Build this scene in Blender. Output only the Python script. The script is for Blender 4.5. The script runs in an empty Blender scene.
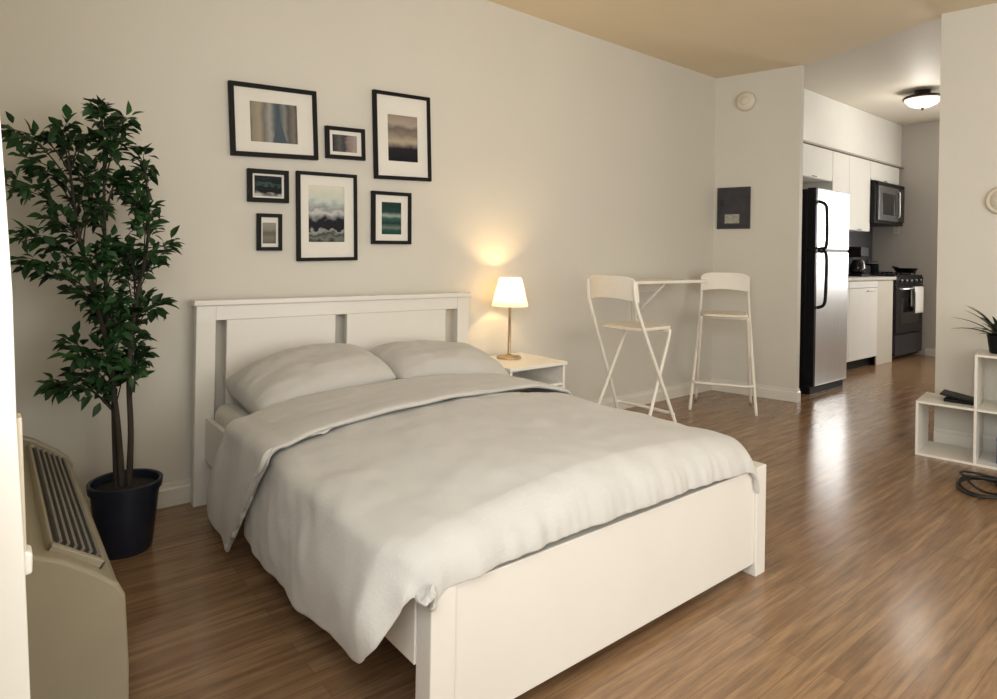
import bpy, bmesh, math, random
from mathutils import Vector, Matrix, noise

SC = bpy.context.scene
COL = SC.collection
PI = math.pi
random.seed(7)

# ------------------------------------------------------------------ materials
def mat(name, col, rough=0.5, metal=0.0, nscale=0.0, namt=0.0, bump=0.0, bscale=60.0, coat=0.0,
        emit=None, estr=0.0, trans=0.0, stretch=None, sheen=0.0, spec=0.5):
    m = bpy.data.materials.new(name); m.use_nodes = True
    nt = m.node_tree; N = nt.nodes; L = nt.links
    b = N['Principled BSDF']
    b.inputs['Base Color'].default_value = (*col, 1)
    b.inputs['Roughness'].default_value = rough
    b.inputs['Metallic'].default_value = metal
    b.inputs['Coat Weight'].default_value = coat
    b.inputs['Transmission Weight'].default_value = trans
    b.inputs['Sheen Weight'].default_value = sheen
    b.inputs['Specular IOR Level'].default_value = spec
    if emit:
        b.inputs['Emission Color'].default_value = (*emit, 1)
        b.inputs['Emission Strength'].default_value = estr
    tc = N.new('ShaderNodeTexCoord')
    mp = N.new('ShaderNodeMapping'); L.new(tc.outputs['Object'], mp.inputs['Vector'])
    if stretch: mp.inputs['Scale'].default_value = stretch
    if namt > 0:
        n = N.new('ShaderNodeTexNoise'); n.inputs['Scale'].default_value = nscale
        n.inputs['Detail'].default_value = 4
        L.new(mp.outputs['Vector'], n.inputs['Vector'])
        r = N.new('ShaderNodeValToRGB')
        r.color_ramp.elements[0].position = 0.3; r.color_ramp.elements[1].position = 0.7
        r.color_ramp.elements[0].color = (*[c * (1 - namt) for c in col], 1)
        r.color_ramp.elements[1].color = (*[min(1, c * (1 + namt)) for c in col], 1)
        L.new(n.outputs['Fac'], r.inputs['Fac']); L.new(r.outputs['Color'], b.inputs['Base Color'])
    if bump > 0:
        n2 = N.new('ShaderNodeTexNoise'); n2.inputs['Scale'].default_value = bscale
        n2.inputs['Detail'].default_value = 3
        L.new(mp.outputs['Vector'], n2.inputs['Vector'])
        bp = N.new('ShaderNodeBump'); bp.inputs['Strength'].default_value = bump
        bp.inputs['Distance'].default_value = 0.004
        L.new(n2.outputs['Fac'], bp.inputs['Height']); L.new(bp.outputs['Normal'], b.inputs['Normal'])
    return m

def floor_mat():
    m = bpy.data.materials.new('oak_laminate'); m.use_nodes = True
    nt = m.node_tree; N = nt.nodes; L = nt.links; b = N['Principled BSDF']
    tc = N.new('ShaderNodeTexCoord')
    br = N.new('ShaderNodeTexBrick')
    br.offset = 0.37; br.offset_frequency = 2
    br.inputs['Scale'].default_value = 1.0
    br.inputs['Brick Width'].default_value = 1.15
    br.inputs['Row Height'].default_value = 0.058
    br.inputs['Mortar Size'].default_value = 0.0014
    br.inputs['Mortar Smooth'].default_value = 0.3
    br.inputs['Bias'].default_value = -0.1
    br.inputs['Color1'].default_value = (0.262, 0.156, 0.082, 1)
    br.inputs['Color2'].default_value = (0.335, 0.21, 0.114, 1)
    br.inputs['Mortar'].default_value = (0.21, 0.122, 0.06, 1)
    L.new(tc.outputs['Object'], br.inputs['Vector'])
    mp = N.new('ShaderNodeMapping'); mp.inputs['Scale'].default_value = (3.2, 42, 1)
    L.new(tc.outputs['Object'], mp.inputs['Vector'])
    n = N.new('ShaderNodeTexNoise'); n.inputs['Scale'].default_value = 1.0; n.inputs['Detail'].default_value = 6
    n.inputs['Roughness'].default_value = 0.65
    L.new(mp.outputs['Vector'], n.inputs['Vector'])
    r = N.new('ShaderNodeValToRGB')
    r.color_ramp.elements[0].position = 0.32; r.color_ramp.elements[1].position = 0.68
    r.color_ramp.elements[0].color = (0.46, 0.44, 0.42, 1); r.color_ramp.elements[1].color = (1.25, 1.22, 1.2, 1)
    L.new(n.outputs['Fac'], r.inputs['Fac'])
    mx = N.new('ShaderNodeMix'); mx.data_type = 'RGBA'; mx.blend_type = 'MULTIPLY'
    mx.inputs[0].default_value = 0.85
    L.new(br.outputs['Color'], mx.inputs[6]); L.new(r.outputs['Color'], mx.inputs[7])
    L.new(mx.outputs[2], b.inputs['Base Color'])
    b.inputs['Roughness'].default_value = 0.20
    b.inputs['Specular IOR Level'].default_value = 0.5
    bp = N.new('ShaderNodeBump'); bp.inputs['Strength'].default_value = 0.12; bp.inputs['Distance'].default_value = 0.002
    L.new(n.outputs['Fac'], bp.inputs['Height']); L.new(bp.outputs['Normal'], b.inputs['Normal'])
    return m

def print_mat(name, stops, axis='Y', warp=0.08, wscale=5.0, seed=0.0, interp='LINEAR'):
    """A landscape-like print: tones banded along one axis of the sheet, bent by noise."""
    m = bpy.data.materials.new(name); m.use_nodes = True
    nt = m.node_tree; N = nt.nodes; L = nt.links; b = N['Principled BSDF']
    b.inputs['Roughness'].default_value = 0.6; b.inputs['Specular IOR Level'].default_value = 0.15
    tc = N.new('ShaderNodeTexCoord')
    sp = N.new('ShaderNodeSeparateXYZ'); L.new(tc.outputs['UV'], sp.inputs['Vector'])
    mp = N.new('ShaderNodeMapping'); mp.inputs['Location'].default_value = (seed, seed * .7, 0)
    mp.inputs['Scale'].default_value = (1, 1.6, 1)
    L.new(tc.outputs['UV'], mp.inputs['Vector'])
    n = N.new('ShaderNodeTexNoise'); n.inputs['Scale'].default_value = wscale; n.inputs['Detail'].default_value = 5
    L.new(mp.outputs['Vector'], n.inputs['Vector'])
    a = N.new('ShaderNodeMath'); a.operation = 'MULTIPLY_ADD'
    a.inputs[1].default_value = warp * 2; a.inputs[2].default_value = -warp
    L.new(n.outputs['Fac'], a.inputs[0])
    s = N.new('ShaderNodeMath'); s.operation = 'ADD'
    L.new(sp.outputs[axis], s.inputs[0]); L.new(a.outputs[0], s.inputs[1])
    r = N.new('ShaderNodeValToRGB'); r.color_ramp.interpolation = interp
    e = r.color_ramp.elements
    e[0].position = stops[0][0]; e[0].color = (*stops[0][1], 1)
    e[1].position = stops[-1][0]; e[1].color = (*stops[-1][1], 1)
    for p, c in stops[1:-1]:
        k = e.new(p); k.color = (*c, 1)
    L.new(s.outputs[0], r.inputs['Fac']); L.new(r.outputs['Color'], b.inputs['Base Color'])
    return m

M = {}
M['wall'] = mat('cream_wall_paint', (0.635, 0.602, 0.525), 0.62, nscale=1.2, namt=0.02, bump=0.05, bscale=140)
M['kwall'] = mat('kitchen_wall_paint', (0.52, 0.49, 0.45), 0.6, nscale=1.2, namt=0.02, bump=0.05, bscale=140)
M['ceil'] = mat('ceiling_paint', (0.72, 0.61, 0.43), 0.55, nscale=1.0, namt=0.03, bump=0.06, bscale=90)
M['kceil'] = mat('kitchen_ceiling_paint', (0.64, 0.59, 0.50), 0.55, nscale=1.0, namt=0.03, bump=0.06, bscale=90)
M['base'] = mat('baseboard_gloss_paint', (0.72, 0.68, 0.60), 0.35, nscale=3, namt=0.02)
M['floor'] = floor_mat()
M['white_wood'] = mat('white_lacquered_wood', (0.82, 0.785, 0.71), 0.32, nscale=4, namt=0.015, coat=0.2)
M['bed_white'] = mat('bed_white_lacquer', (0.75, 0.72, 0.655), 0.34, nscale=4, namt=0.015, coat=0.15)
M['duvet'] = mat('grey_beige_cotton', (0.555, 0.54, 0.505), 0.9, nscale=7, namt=0.035, bump=0.25, bscale=130, sheen=0.15, spec=0.2)
M['pillow'] = mat('pillow_cotton', (0.54, 0.52, 0.48), 0.9, nscale=9, namt=0.03, bump=0.25, bscale=130, sheen=0.15, spec=0.2)
M['sheet'] = mat('white_sheet_cotton', (0.70, 0.67, 0.61), 0.9, nscale=9, namt=0.02, bump=0.2, bscale=100, spec=0.2)
M['black_frame'] = mat('black_frame_wood', (0.005, 0.0045, 0.004), 0.55, nscale=30, namt=0.2, spec=0.2)
M['mat_board'] = mat('white_mat_board', (0.74, 0.71, 0.64), 0.8, nscale=40, namt=0.01)
M['leaf'] = mat('ficus_leaf', (0.018, 0.052, 0.016), 0.5, nscale=7, namt=0.75, spec=0.25)
M['bark'] = mat('ficus_bark', (0.035, 0.026, 0.020), 0.85, nscale=25, namt=0.4, bump=0.5, bscale=70, stretch=(1, 1, .25))
M['pot'] = mat('navy_plastic_pot', (0.012, 0.016, 0.030), 0.4, nscale=12, namt=0.2)
M['soil'] = mat('potting_soil', (0.018, 0.012, 0.009), 0.95, nscale=60, namt=0.5, bump=0.8, bscale=90)
M['ac'] = mat('beige_metal_housing', (0.285, 0.25, 0.175), 0.5, nscale=5, namt=0.04)
M['ac_dark'] = mat('dark_grille_plastic', (0.05, 0.047, 0.04), 0.55, nscale=20, namt=0.15)
M['ac_slat'] = mat('grey_grille_slat', (0.15, 0.142, 0.125), 0.5, nscale=20, namt=0.1)
M['lamp_metal'] = mat('brushed_brass', (0.52, 0.40, 0.26), 0.35, 0.9, nscale=40, namt=0.08)
M['stool'] = mat('white_coated_steel', (0.80, 0.75, 0.66), 0.4, nscale=9, namt=0.03)
M['stool_seat'] = mat('white_plywood_seat', (0.74, 0.67, 0.56), 0.45, nscale=9, namt=0.04)
M['panel'] = mat('grey_breaker_panel', (0.046, 0.044, 0.049), 0.55, nscale=15, namt=0.15, spec=0.25)
M['panel_dark'] = mat('black_latch', (0.015, 0.014, 0.015), 0.5, nscale=15, namt=0.15)
M['paper'] = mat('grey_paper_label', (0.33, 0.31, 0.27), 0.8, nscale=90, namt=0.35)
M['plate'] = mat('cream_plastic', (0.66, 0.60, 0.49), 0.5, nscale=9, namt=0.03)
M['steel'] = mat('stainless_steel', (0.66, 0.67, 0.68), 0.34, 0.85, nscale=3, namt=0.04, stretch=(40, 40, 1))
M['steel_dark'] = mat('dark_stainless', (0.22, 0.22, 0.23), 0.35, 0.85, nscale=5, namt=0.08)
M['black'] = mat('black_plastic', (0.008, 0.008, 0.009), 0.45, nscale=20, namt=0.15, spec=0.2)
M['black_glass'] = mat('black_oven_glass', (0.010, 0.010, 0.012), 0.08, nscale=4, namt=0.1)
M['enamel'] = mat('black_enamel', (0.009, 0.009, 0.011), 0.3, nscale=10, namt=0.15, spec=0.25)
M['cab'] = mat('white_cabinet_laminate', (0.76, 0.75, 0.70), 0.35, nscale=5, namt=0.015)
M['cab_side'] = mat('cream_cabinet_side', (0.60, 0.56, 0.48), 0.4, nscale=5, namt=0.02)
M['counter'] = mat('pale_stone_worktop', (0.62, 0.60, 0.55), 0.25, nscale=60, namt=0.12)
M['tile'] = mat('slate_grey_tile', (0.10, 0.10, 0.118), 0.4, nscale=20, namt=0.12)
M['towel'] = mat('white_terry_towel', (0.78, 0.76, 0.72), 0.95, nscale=60, namt=0.05, bump=0.6, bscale=160)
M['bronze'] = mat('dark_bronze', (0.055, 0.042, 0.030), 0.4, 0.7, nscale=12, namt=0.2)
M['globe'] = mat('frosted_glass_globe', (0.85, 0.84, 0.8), 0.4, emit=(1.0, 0.92, 0.78), estr=1.0, nscale=6, namt=0.02)
M['shelf'] = mat('white_melamine', (0.76, 0.72, 0.645), 0.35, nscale=5, namt=0.015)
M['blue'] = mat('blue_card', (0.035, 0.085, 0.30), 0.5, nscale=15, namt=0.12)
M['cable'] = mat('black_rubber', (0.010, 0.010, 0.011), 0.5, nscale=30, namt=0.2)
M['plant'] = mat('dark_succulent_leaf', (0.022, 0.038, 0.020), 0.5, nscale=14, namt=0.4)
M['casing'] = mat('white_window_casing', (0.84, 0.82, 0.76), 0.4, nscale=5, namt=0.015)
M['glass'] = mat('window_glass', (0.95, 0.97, 0.97), 0.02, trans=1.0, nscale=2, namt=0.005)
M['bulb'] = mat('warm_bulb', (1, 0.9, 0.7), 0.4, emit=(1.0, 0.72, 0.36), estr=8, nscale=4, namt=0.01)

def shade_mat():
    m = bpy.data.materials.new('pleated_paper_shade'); m.use_nodes = True
    nt = m.node_tree; N = nt.nodes; L = nt.links
    out = N['Material Output']; b = N['Principled BSDF']
    b.inputs['Base Color'].default_value = (0.92, 0.86, 0.74, 1); b.inputs['Roughness'].default_value = 0.8
    tr = N.new('ShaderNodeBsdfTranslucent'); tr.inputs['Color'].default_value = (0.95, 0.87, 0.70, 1)
    ns = N.new('ShaderNodeTexNoise'); ns.inputs['Scale'].default_value = 30
    bp = N.new('ShaderNodeBump'); bp.inputs['Strength'].default_value = 0.1
    L.new(ns.outputs['Fac'], bp.inputs['Height']); L.new(bp.outputs['Normal'], b.inputs['Normal'])
    mx = N.new('ShaderNodeMixShader'); mx.inputs[0].default_value = 0.62
    L.new(b.outputs[0], mx.inputs[1]); L.new(tr.outputs[0], mx.inputs[2]); L.new(mx.outputs[0], out.inputs['Surface'])
    return m
M['shade'] = shade_mat()

# ------------------------------------------------------------------ mesh helpers
def B():
    return bmesh.new()

def box(bm, x0, x1, y0, y1, z0, z1, mtx=None):
    vs = [Vector((x, y, z)) for x in (x0, x1) for y in (y0, y1) for z in (z0, z1)]
    if mtx: vs = [mtx @ v for v in vs]
    v = [bm.verts.new(p) for p in vs]
    for f in ((0, 1, 3, 2), (4, 6, 7, 5), (0, 4, 5, 1), (2, 3, 7, 6), (0, 2, 6, 4), (1, 5, 7, 3)):
        bm.faces.new([v[i] for i in f])
    return bm

def prism(bm, poly, z0, z1, axes='xy'):
    """extrude a polygon; axes says which two coordinates the polygon uses, the third is extruded."""
    def P(a, b, c):
        return {'xy': (a, b, c), 'xz': (a, c, b), 'yz': (c, a, b)}[axes]
    lo = [bm.verts.new(P(a, b, z0)) for a, b in poly]
    hi = [bm.verts.new(P(a, b, z1)) for a, b in poly]
    n = len(poly)
    bm.faces.new(lo[::-1]); bm.faces.new(hi)
    for i in range(n):
        bm.faces.new([lo[i], lo[(i + 1) % n], hi[(i + 1) % n], hi[i]])
    return bm

def lathe(bm, prof, seg=32, c=(0, 0, 0), mtx=None):
    rings = []
    for r, z in prof:
        if r < 1e-6:
            p = Vector((c[0], c[1], c[2] + z)); rings.append([bm.verts.new(mtx @ p if mtx else p)])
        else:
            ring = []
            for k in range(seg):
                a = 2 * PI * k / seg
                p = Vector((c[0] + r * math.cos(a), c[1] + r * math.sin(a), c[2] + z))
                ring.append(bm.verts.new(mtx @ p if mtx else p))
            rings.append(ring)
    for a, b in zip(rings, rings[1:]):
        if len(a) == 1 and len(b) == 1: continue
        for k in range(seg):
            k2 = (k + 1) % seg
            if len(a) == 1: bm.faces.new([a[0], b[k], b[k2]])
            elif len(b) == 1: bm.faces.new([a[k], b[0], a[k2]])
            else: bm.faces.new([a[k], b[k], b[k2], a[k2]])
    return bm

def tube(bm, pts, r, seg=10, closed=False):
    pts = [Vector(p) for p in pts]; n = len(pts)
    rr = r if isinstance(r, (list, tuple)) else [r] * n
    rings = []; up = None
    for i in range(n):
        if closed: t = pts[(i + 1) % n] - pts[i - 1]
        else: t = pts[min(i + 1, n - 1)] - pts[max(i - 1, 0)]
        t.normalize()
        if up is None:
            up = t.orthogonal().normalized()
        else:
            up = (up - t * up.dot(t))
            up = up.normalized() if up.length > 1e-6 else t.orthogonal().normalized()
        s = t.cross(up)
        rings.append([bm.verts.new(pts[i] + (up * math.cos(2 * PI * k / seg) + s * math.sin(2 * PI * k / seg)) * rr[i]) for k in range(seg)])
    m = n if closed else n - 1
    for i in range(m):
        a, b = rings[i], rings[(i + 1) % n]
        for k in range(seg):
            bm.faces.new([a[k], a[(k + 1) % seg], b[(k + 1) % seg], b[k]])
    if not closed:
        bm.faces.new(rings[0][::-1]); bm.faces.new(rings[-1])
    return bm

def smooth_path(pts, n=8):
    """Catmull-Rom through the points."""
    P = [Vector(p) for p in pts]; out = []
    for i in range(len(P) - 1):
        p0 = P[max(i - 1, 0)]; p1 = P[i]; p2 = P[i + 1]; p3 = P[min(i + 2, len(P) - 1)]
        for k in range(n):
            t = k / n
            out.append(0.5 * ((2 * p1) + (p2 - p0) * t + (2 * p0 - 5 * p1 + 4 * p2 - p3) * t * t + (3 * p1 - p0 - 3 * p2 + p3) * t ** 3))
    out.append(P[-1]); return out

def obj(name, bm, material, parent=None, bevel=0.0, smooth=False, segs=2, loc=None):
    bmesh.ops.recalc_face_normals(bm, faces=bm.faces)
    me = bpy.data.meshes.new(name); bm.to_mesh(me); bm.free()
    for m_ in (material if isinstance(material, (list, tuple)) else [material]): me.materials.append(m_)
    o = bpy.data.objects.new(name, me); COL.objects.link(o)
    if parent: o.parent = parent
    if loc: o.location = loc
    if bevel > 0:
        md = o.modifiers.new('bevel', 'BEVEL'); md.width = bevel; md.segments = segs
        md.limit_method = 'ANGLE'; md.angle_limit = math.radians(40)
    if smooth:
        for p in me.polygons: p.use_smooth = True
    return o

def tag(o, label=None, cat=None, group=None, kind=None):
    if label: o['label'] = label
    if cat: o['category'] = cat
    if group: o['group'] = group
    if kind: o['kind'] = kind
    return o

def thing(name, label, cat, loc=(0, 0, 0), rz=0.0, group=None):
    o = bpy.data.objects.new(name, None); COL.objects.link(o)
    o.empty_display_size = 0.1
    o.location = loc; o.rotation_euler = (0, 0, rz)
    return tag(o, label, cat, group)

def struct(name, bm, material, parent=None, bevel=0.0, label=None):
    o = obj(name, bm, material, parent, bevel)
    if not parent: o['kind'] = 'structure'
    if label: o['label'] = label
    return o

def copy_thing(o, loc, rz=0.0, label=None):
    c = o.copy(); COL.objects.link(c); c.location = loc; c.rotation_euler = (0, 0, rz)
    if label: c['label'] = label
    for ch in list(o.children):
        d = ch.copy(); COL.objects.link(d); d.parent = c
        for g in list(ch.children):
            e = g.copy(); COL.objects.link(e); e.parent = d
    return c

# ------------------------------------------------------------------ room shell
CH = 2.788          # main ceiling
KY = 0.25           # kitchen back wall face
KC = 2.95           # kitchen ceiling
XL = -0.06          # left wall face
XE = 9.24           # kitchen end wall face
YF = -5.6           # wall behind the camera
SW = (4.80, -1.79)  # near corner of the stub wall on the right
sd = Vector((0.14, -0.990, 0)).normalized()       # the way the right wall runs
sn = Vector((sd.y, -sd.x, 0)) * -1                # its outward side (towards +x)
if sn.x < 0: sn = -sn

struct('floor', box(B(), XL - 0.12, XE + 0.12, YF - 0.12, KY + 0.12, -0.08, 0), M['floor'])
struct('wall_back', box(B(), XL - 0.12, 5.15, 0, 0.12, 0, CH), M['wall'])
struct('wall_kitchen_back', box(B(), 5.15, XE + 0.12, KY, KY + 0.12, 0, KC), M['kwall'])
# left wall with the window beside the camera
wy0, wy1, wz0, wz1 = -3.75, -2.30, 1.05, 2.35
bm = B()
vy0, vy1, vz0, vz1 = -5.35, -4.05, .85, 2.35  # unseen opening behind the camera, added to let fill light reach the right wall
box(bm, XL - 0.12, XL, wy1, 0, 0, CH); box(bm, XL - 0.12, XL, vy1, wy0, 0, CH); box(bm, XL - 0.12, XL, YF, vy0, 0, CH)
box(bm, XL - 0.12, XL, vy0, vy1, 0, vz0); box(bm, XL - 0.12, XL, vy0, vy1, vz1, CH)
box(bm, XL - 0.12, XL, wy0, wy1, 0, wz0); box(bm, XL - 0.12, XL, wy0, wy1, wz1, CH)
struct('wall_left', bm, M['wall'])
# short wall between the bed corner and the kitchen opening
pB = [(5.059, 0.0), (5.217, -0.686), (5.272, -0.686), (5.272, KY), (5.15, KY), (5.15, 0.0)]
struct('wall_divider', prism(B(), pB, 0, CH), M['wall'])
# right wall, from the kitchen opening towards the camera side
Lr = 3.95
a = Vector((*SW, 0)); b_ = a + sd * Lr; c_ = b_ + sn * 0.14; d_ = a + sn * 0.14
struct('wall_right', prism(B(), [(a.x, a.y), (b_.x, b_.y), (c_.x, c_.y), (d_.x, d_.y)], 0, CH), M['wall'])
# wall behind the camera with a wide window
fx0, fx1, fz0, fz1 = 0.7, 3.9, 0.25, 2.35
bm = B()
box(bm, XL - 0.12, fx0, YF - 0.12, YF, 0, CH); box(bm, fx1, 5.75, YF - 0.12, YF, 0, CH)
box(bm, fx0, fx1, YF - 0.12, YF, 0, fz0); box(bm, fx0, fx1, YF - 0.12, YF, fz1, CH)
struct('wall_front', bm, M['wall'])
# kitchen: end wall, near side wall
kw0, kw1, kwz0, kwz1 = -2.45, -1.45, 0.95, 2.15
bm = B()
box(bm, XE, XE + 0.12, kw1, KY, 0, KC); box(bm, XE, XE + 0.12, -2.75, kw0, 0, KC)
box(bm, XE, XE + 0.12, kw0, kw1, 0, kwz0); box(bm, XE, XE + 0.12, kw0, kw1, kwz1, KC)
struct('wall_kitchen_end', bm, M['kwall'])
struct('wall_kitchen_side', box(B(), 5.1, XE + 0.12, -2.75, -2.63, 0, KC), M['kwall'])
# ceilings
struct('ceiling', prism(B(), [(XL - .12, .12), (5.25, .12), (5.25, -.686), (SW[0] + .06, SW[1]), (5.75, YF - .12), (XL - .12, YF - .12)], CH, KC + .05), M['ceil'])
# lower kitchen ceiling, starting over the opening
pk = [(5.2, KY + .1), (5.2, -0.686), (SW[0] + 0.05, SW[1]), (SW[0] + 0.20, -2.75), (XE + .12, -2.75), (XE + .12, KY + .1)]
struct('ceiling_kitchen', prism(B(), pk, KC, KC + .08), M['kceil'])
# boxed soffit above the wall cabinets
struct('trim_1', box(B(), 5.275, XE, -0.09, KY - .001, 2.405, KC - 0.002), M['cab'])
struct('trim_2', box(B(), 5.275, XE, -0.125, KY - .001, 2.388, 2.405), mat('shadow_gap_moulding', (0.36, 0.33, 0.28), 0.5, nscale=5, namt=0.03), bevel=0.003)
# baseboards
def baseboard(name, p, q, n, h=0.105, t=0.016, m=None):
    p = Vector((*p, 0)); q = Vector((*q, 0)); n = Vector((*n, 0)).normalized()
    prof = [(0, 0), (t, 0), (t, h * .72), (t * .55, h * .8), (t * .45, h), (0, h)]
    bm = B(); A = [bm.verts.new(p + n * u + Vector((0, 0, v))) for u, v in prof]
    C = [bm.verts.new(q + n * u + Vector((0, 0, v))) for u, v in prof]
    k = len(prof)
    for i in range(k): bm.faces.new([A[i], A[(i + 1) % k], C[(i + 1) % k], C[i]])
    bm.faces.new(A[::-1]); bm.faces.new(C)
    return struct(name, bm, m or M['base'])
baseboard('baseboard_back', (XL, 0), (5.06, 0), (0, -1))
nb = Vector((-0.686, -0.158)).normalized()
baseboard('baseboard_divider', (5.059, 0), (5.217, -0.702), nb)
baseboard('baseboard_divider_end', (5.205, -0.686), (5.272, -0.686), (0, -1))
baseboard('baseboard_right', (SW[0], SW[1]), (b_.x, b_.y), (-sn.x, -sn.y))
baseboard('baseboard_kitchen_end', (XE, -0.40), (XE, -2.63), (-1, 0), h=0.09)
# slate coloured tile behind the worktop
struct('trim_3', box(B(), 6.3, XE - 0.001, KY - .012, KY - .001, 1.0, 1.66), M['tile'])

# window casing at the left edge (beside the camera)
w = thing('window_1', None, None); w['kind'] = 'structure'
bm = B(); prism(bm, [(-2.235, 0.45), (-2.16, 0.45), (-2.16, 1.55), (-2.15, 2.4), (-2.235, 2.4)], XL, XL + 0.02, 'yz')
obj('window_trim', bm, M['casing'], w, 0.003)
bm = B()
for y0, y1 in ((wy0, wy0 + 0.06), (wy1 - 0.06, wy1)): box(bm, XL - 0.1, XL - 0.05, y0, y1, wz0, wz1)
box(bm, XL - 0.1, XL - 0.05, wy0, wy1, wz0, wz0 + 0.06); box(bm, XL - 0.1, XL - 0.05, wy0, wy1, wz1 - 0.06, wz1)
box(bm, XL - 0.1, XL - 0.05, (wy0 + wy1) / 2 - .02, (wy0 + wy1) / 2 + .02, wz0, wz1)
obj('window_frame', bm, M['casing'], w, 0.003)
bm = B(); box(bm, XL - 0.078, XL - 0.072, wy0 + .06, wy1 - .06, wz0 + .06, wz1 - .06)
obj('pane', bm, M['glass'], w)
# back window frame
w = thing('window_2', None, None); w['kind'] = 'structure'
bm = B()
for x in (fx0, 1.75, 2.8, fx1 - 0.05): box(bm, x, x + .05, YF - .1, YF - .04, fz0, fz1)
box(bm, fx0, fx1, YF - .1, YF - .04, fz0, fz0 + .05); box(bm, fx0, fx1, YF - .1, YF - .04, fz1 - .05, fz1)
obj('window_frame', bm, M['casing'], w, 0.003)
w = thing('window_3', None, None); w['kind'] = 'structure'
bm = B()
for y in (kw0, (kw0 + kw1) / 2 - .02, kw1 - .04): box(bm, XE + .03, XE + .08, y, y + .04, kwz0, kwz1)
box(bm, XE + .03, XE + .08, kw0, kw1, kwz0, kwz0 + .04); box(bm, XE + .03, XE + .08, kw0, kw1, kwz1 - .04, kwz1)
obj('window_frame', bm, M['casing'], w, 0.003)

# white sash standing open at the far side of the window, seen edge-on at the left of the view
s = thing('window_4', None, None); s['kind'] = 'structure'
def lean(bm, prof, y0, y1): return prism(bm, prof, y0, y1, 'xz')
obj('window_sash', lean(B(), [(-0.05, 0.30), (0.062, 0.30), (0.050, 0.605), (0.041, 0.80), (0.031, 0.967), (0.025, 1.117), (0.016, 1.25), (-0.02, 1.75), (-0.05, 1.75)], -2.24, -2.20), M['casing'], s, 0.002)
obj('latch', lean(B(), [(0.040, 0.775), (0.049, 0.775), (0.049, 0.80), (0.040, 0.805)], -2.235, -2.205), M['casing'], s, 0.003)
obj('window_bead', lean(B(), [(0.036, 0.80), (0.0435, 0.80), (0.0365, 0.965), (0.028, 0.965)], -2.23, -2.199), M['plate'], s, 0.002)

# ------------------------------------------------------------------ bed
BX0, BX1 = 0.746, 2.285
bed = thing('bed_frame', 'white panelled double bed frame with tall slotted headboard and plain low footboard', 'bed', (0, 0, 0))
HB0, HB1 = -0.09, -0.045
bm = B()
box(bm, BX0, BX0 + .085, HB0, HB1, 0, .915); obj('headboard_post', bm, M['bed_white'], bed, .003)
bm = B()
box(bm, BX1 - .085, BX1, HB0, HB1, 0, .915); obj('headboard_post', bm, M['bed_white'], bed, .003)
bm = B(); box(bm, BX0 - .012, BX1 + .012, HB0 - .012, HB1 + .01, .915, .94)
obj('headboard_cap', bm, M['bed_white'], bed, .004)
bm = B(); box(bm, BX0 + .085, BX1 - .085, HB0 + .004, HB1 - .004, .845, .915)
obj('headboard_rail', bm, M['bed_white'], bed, .003)
for x0, x1 in ((.880, 1.424), (1.488, 2.118)):
    bm = B(); box(bm, x0, x1, HB0 + .006, HB1 - .006, .20, .845)
    obj('headboard_panel', bm, M['bed_white'], bed, .003)
bm = B(); box(bm, BX0 + .085, BX1 - .085, HB0 + .008, HB1 - .008, .20, .30)
obj('headboard_rail', bm, M['bed_white'], bed, .003)
FY0, FY1 = -1.978, -1.934
bm = B(); box(bm, .796, .866, FY0, FY1 + .02, 0, .402); obj('footboard_post', bm, M['bed_white'], bed, .003)
bm = B(); box(bm, 2.218, 2.284, FY0 - .004, FY1 + .02, 0, .404); obj('footboard_post', bm, M['bed_white'], bed, .003)
bm = B(); box(bm, .866, 2.218, FY0 + .006, FY1 - .004, .045, .394); obj('footboard_panel', bm, M['bed_white'], bed, .003)
for x0 in (.792, 2.256):
    bm = B(); box(bm, x0, x0 + .022, FY1 + .02, HB0, .205, .40)
    obj('side_rail', bm, M['bed_white'], bed, .002)
bm = B(); box(bm, 1.49, 1.53, FY1, HB0, .2, .245); obj('centre_beam', bm, M['bed_white'], bed)
bm = B()
for k in range(14):
    y = -1.86 + k * 0.128
    box(bm, .80, 2.25, y, y + .07, .245, .262)
obj('slats', bm, M['bed_white'], bed)

bm = B(); box(bm, .818, 2.250, FY1 + .025, HB0 - .012, .264, .465)
tag(obj('mattress', bm, M['sheet'], None, .05, True, 5), 'white sheeted mattress showing between pillow and left bed rail', 'mattress')

# ---- duvet
def clamp(t): return max(0.0, min(1.0, t))
def sst(a, b, t):
    t = clamp((t - a) / (b - a)); return t * t * (3 - 2 * t)
def N3(x, y, z): return noise.noise(Vector((x, y, z)))

def interp(tab, t):
    if t <= tab[0][0]: return tab[0][1]
    for (a, u), (b, v) in zip(tab, tab[1:]):
        if t <= b: return u + (v - u) * (t - a) / (b - a)
    return tab[-1][1]

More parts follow.
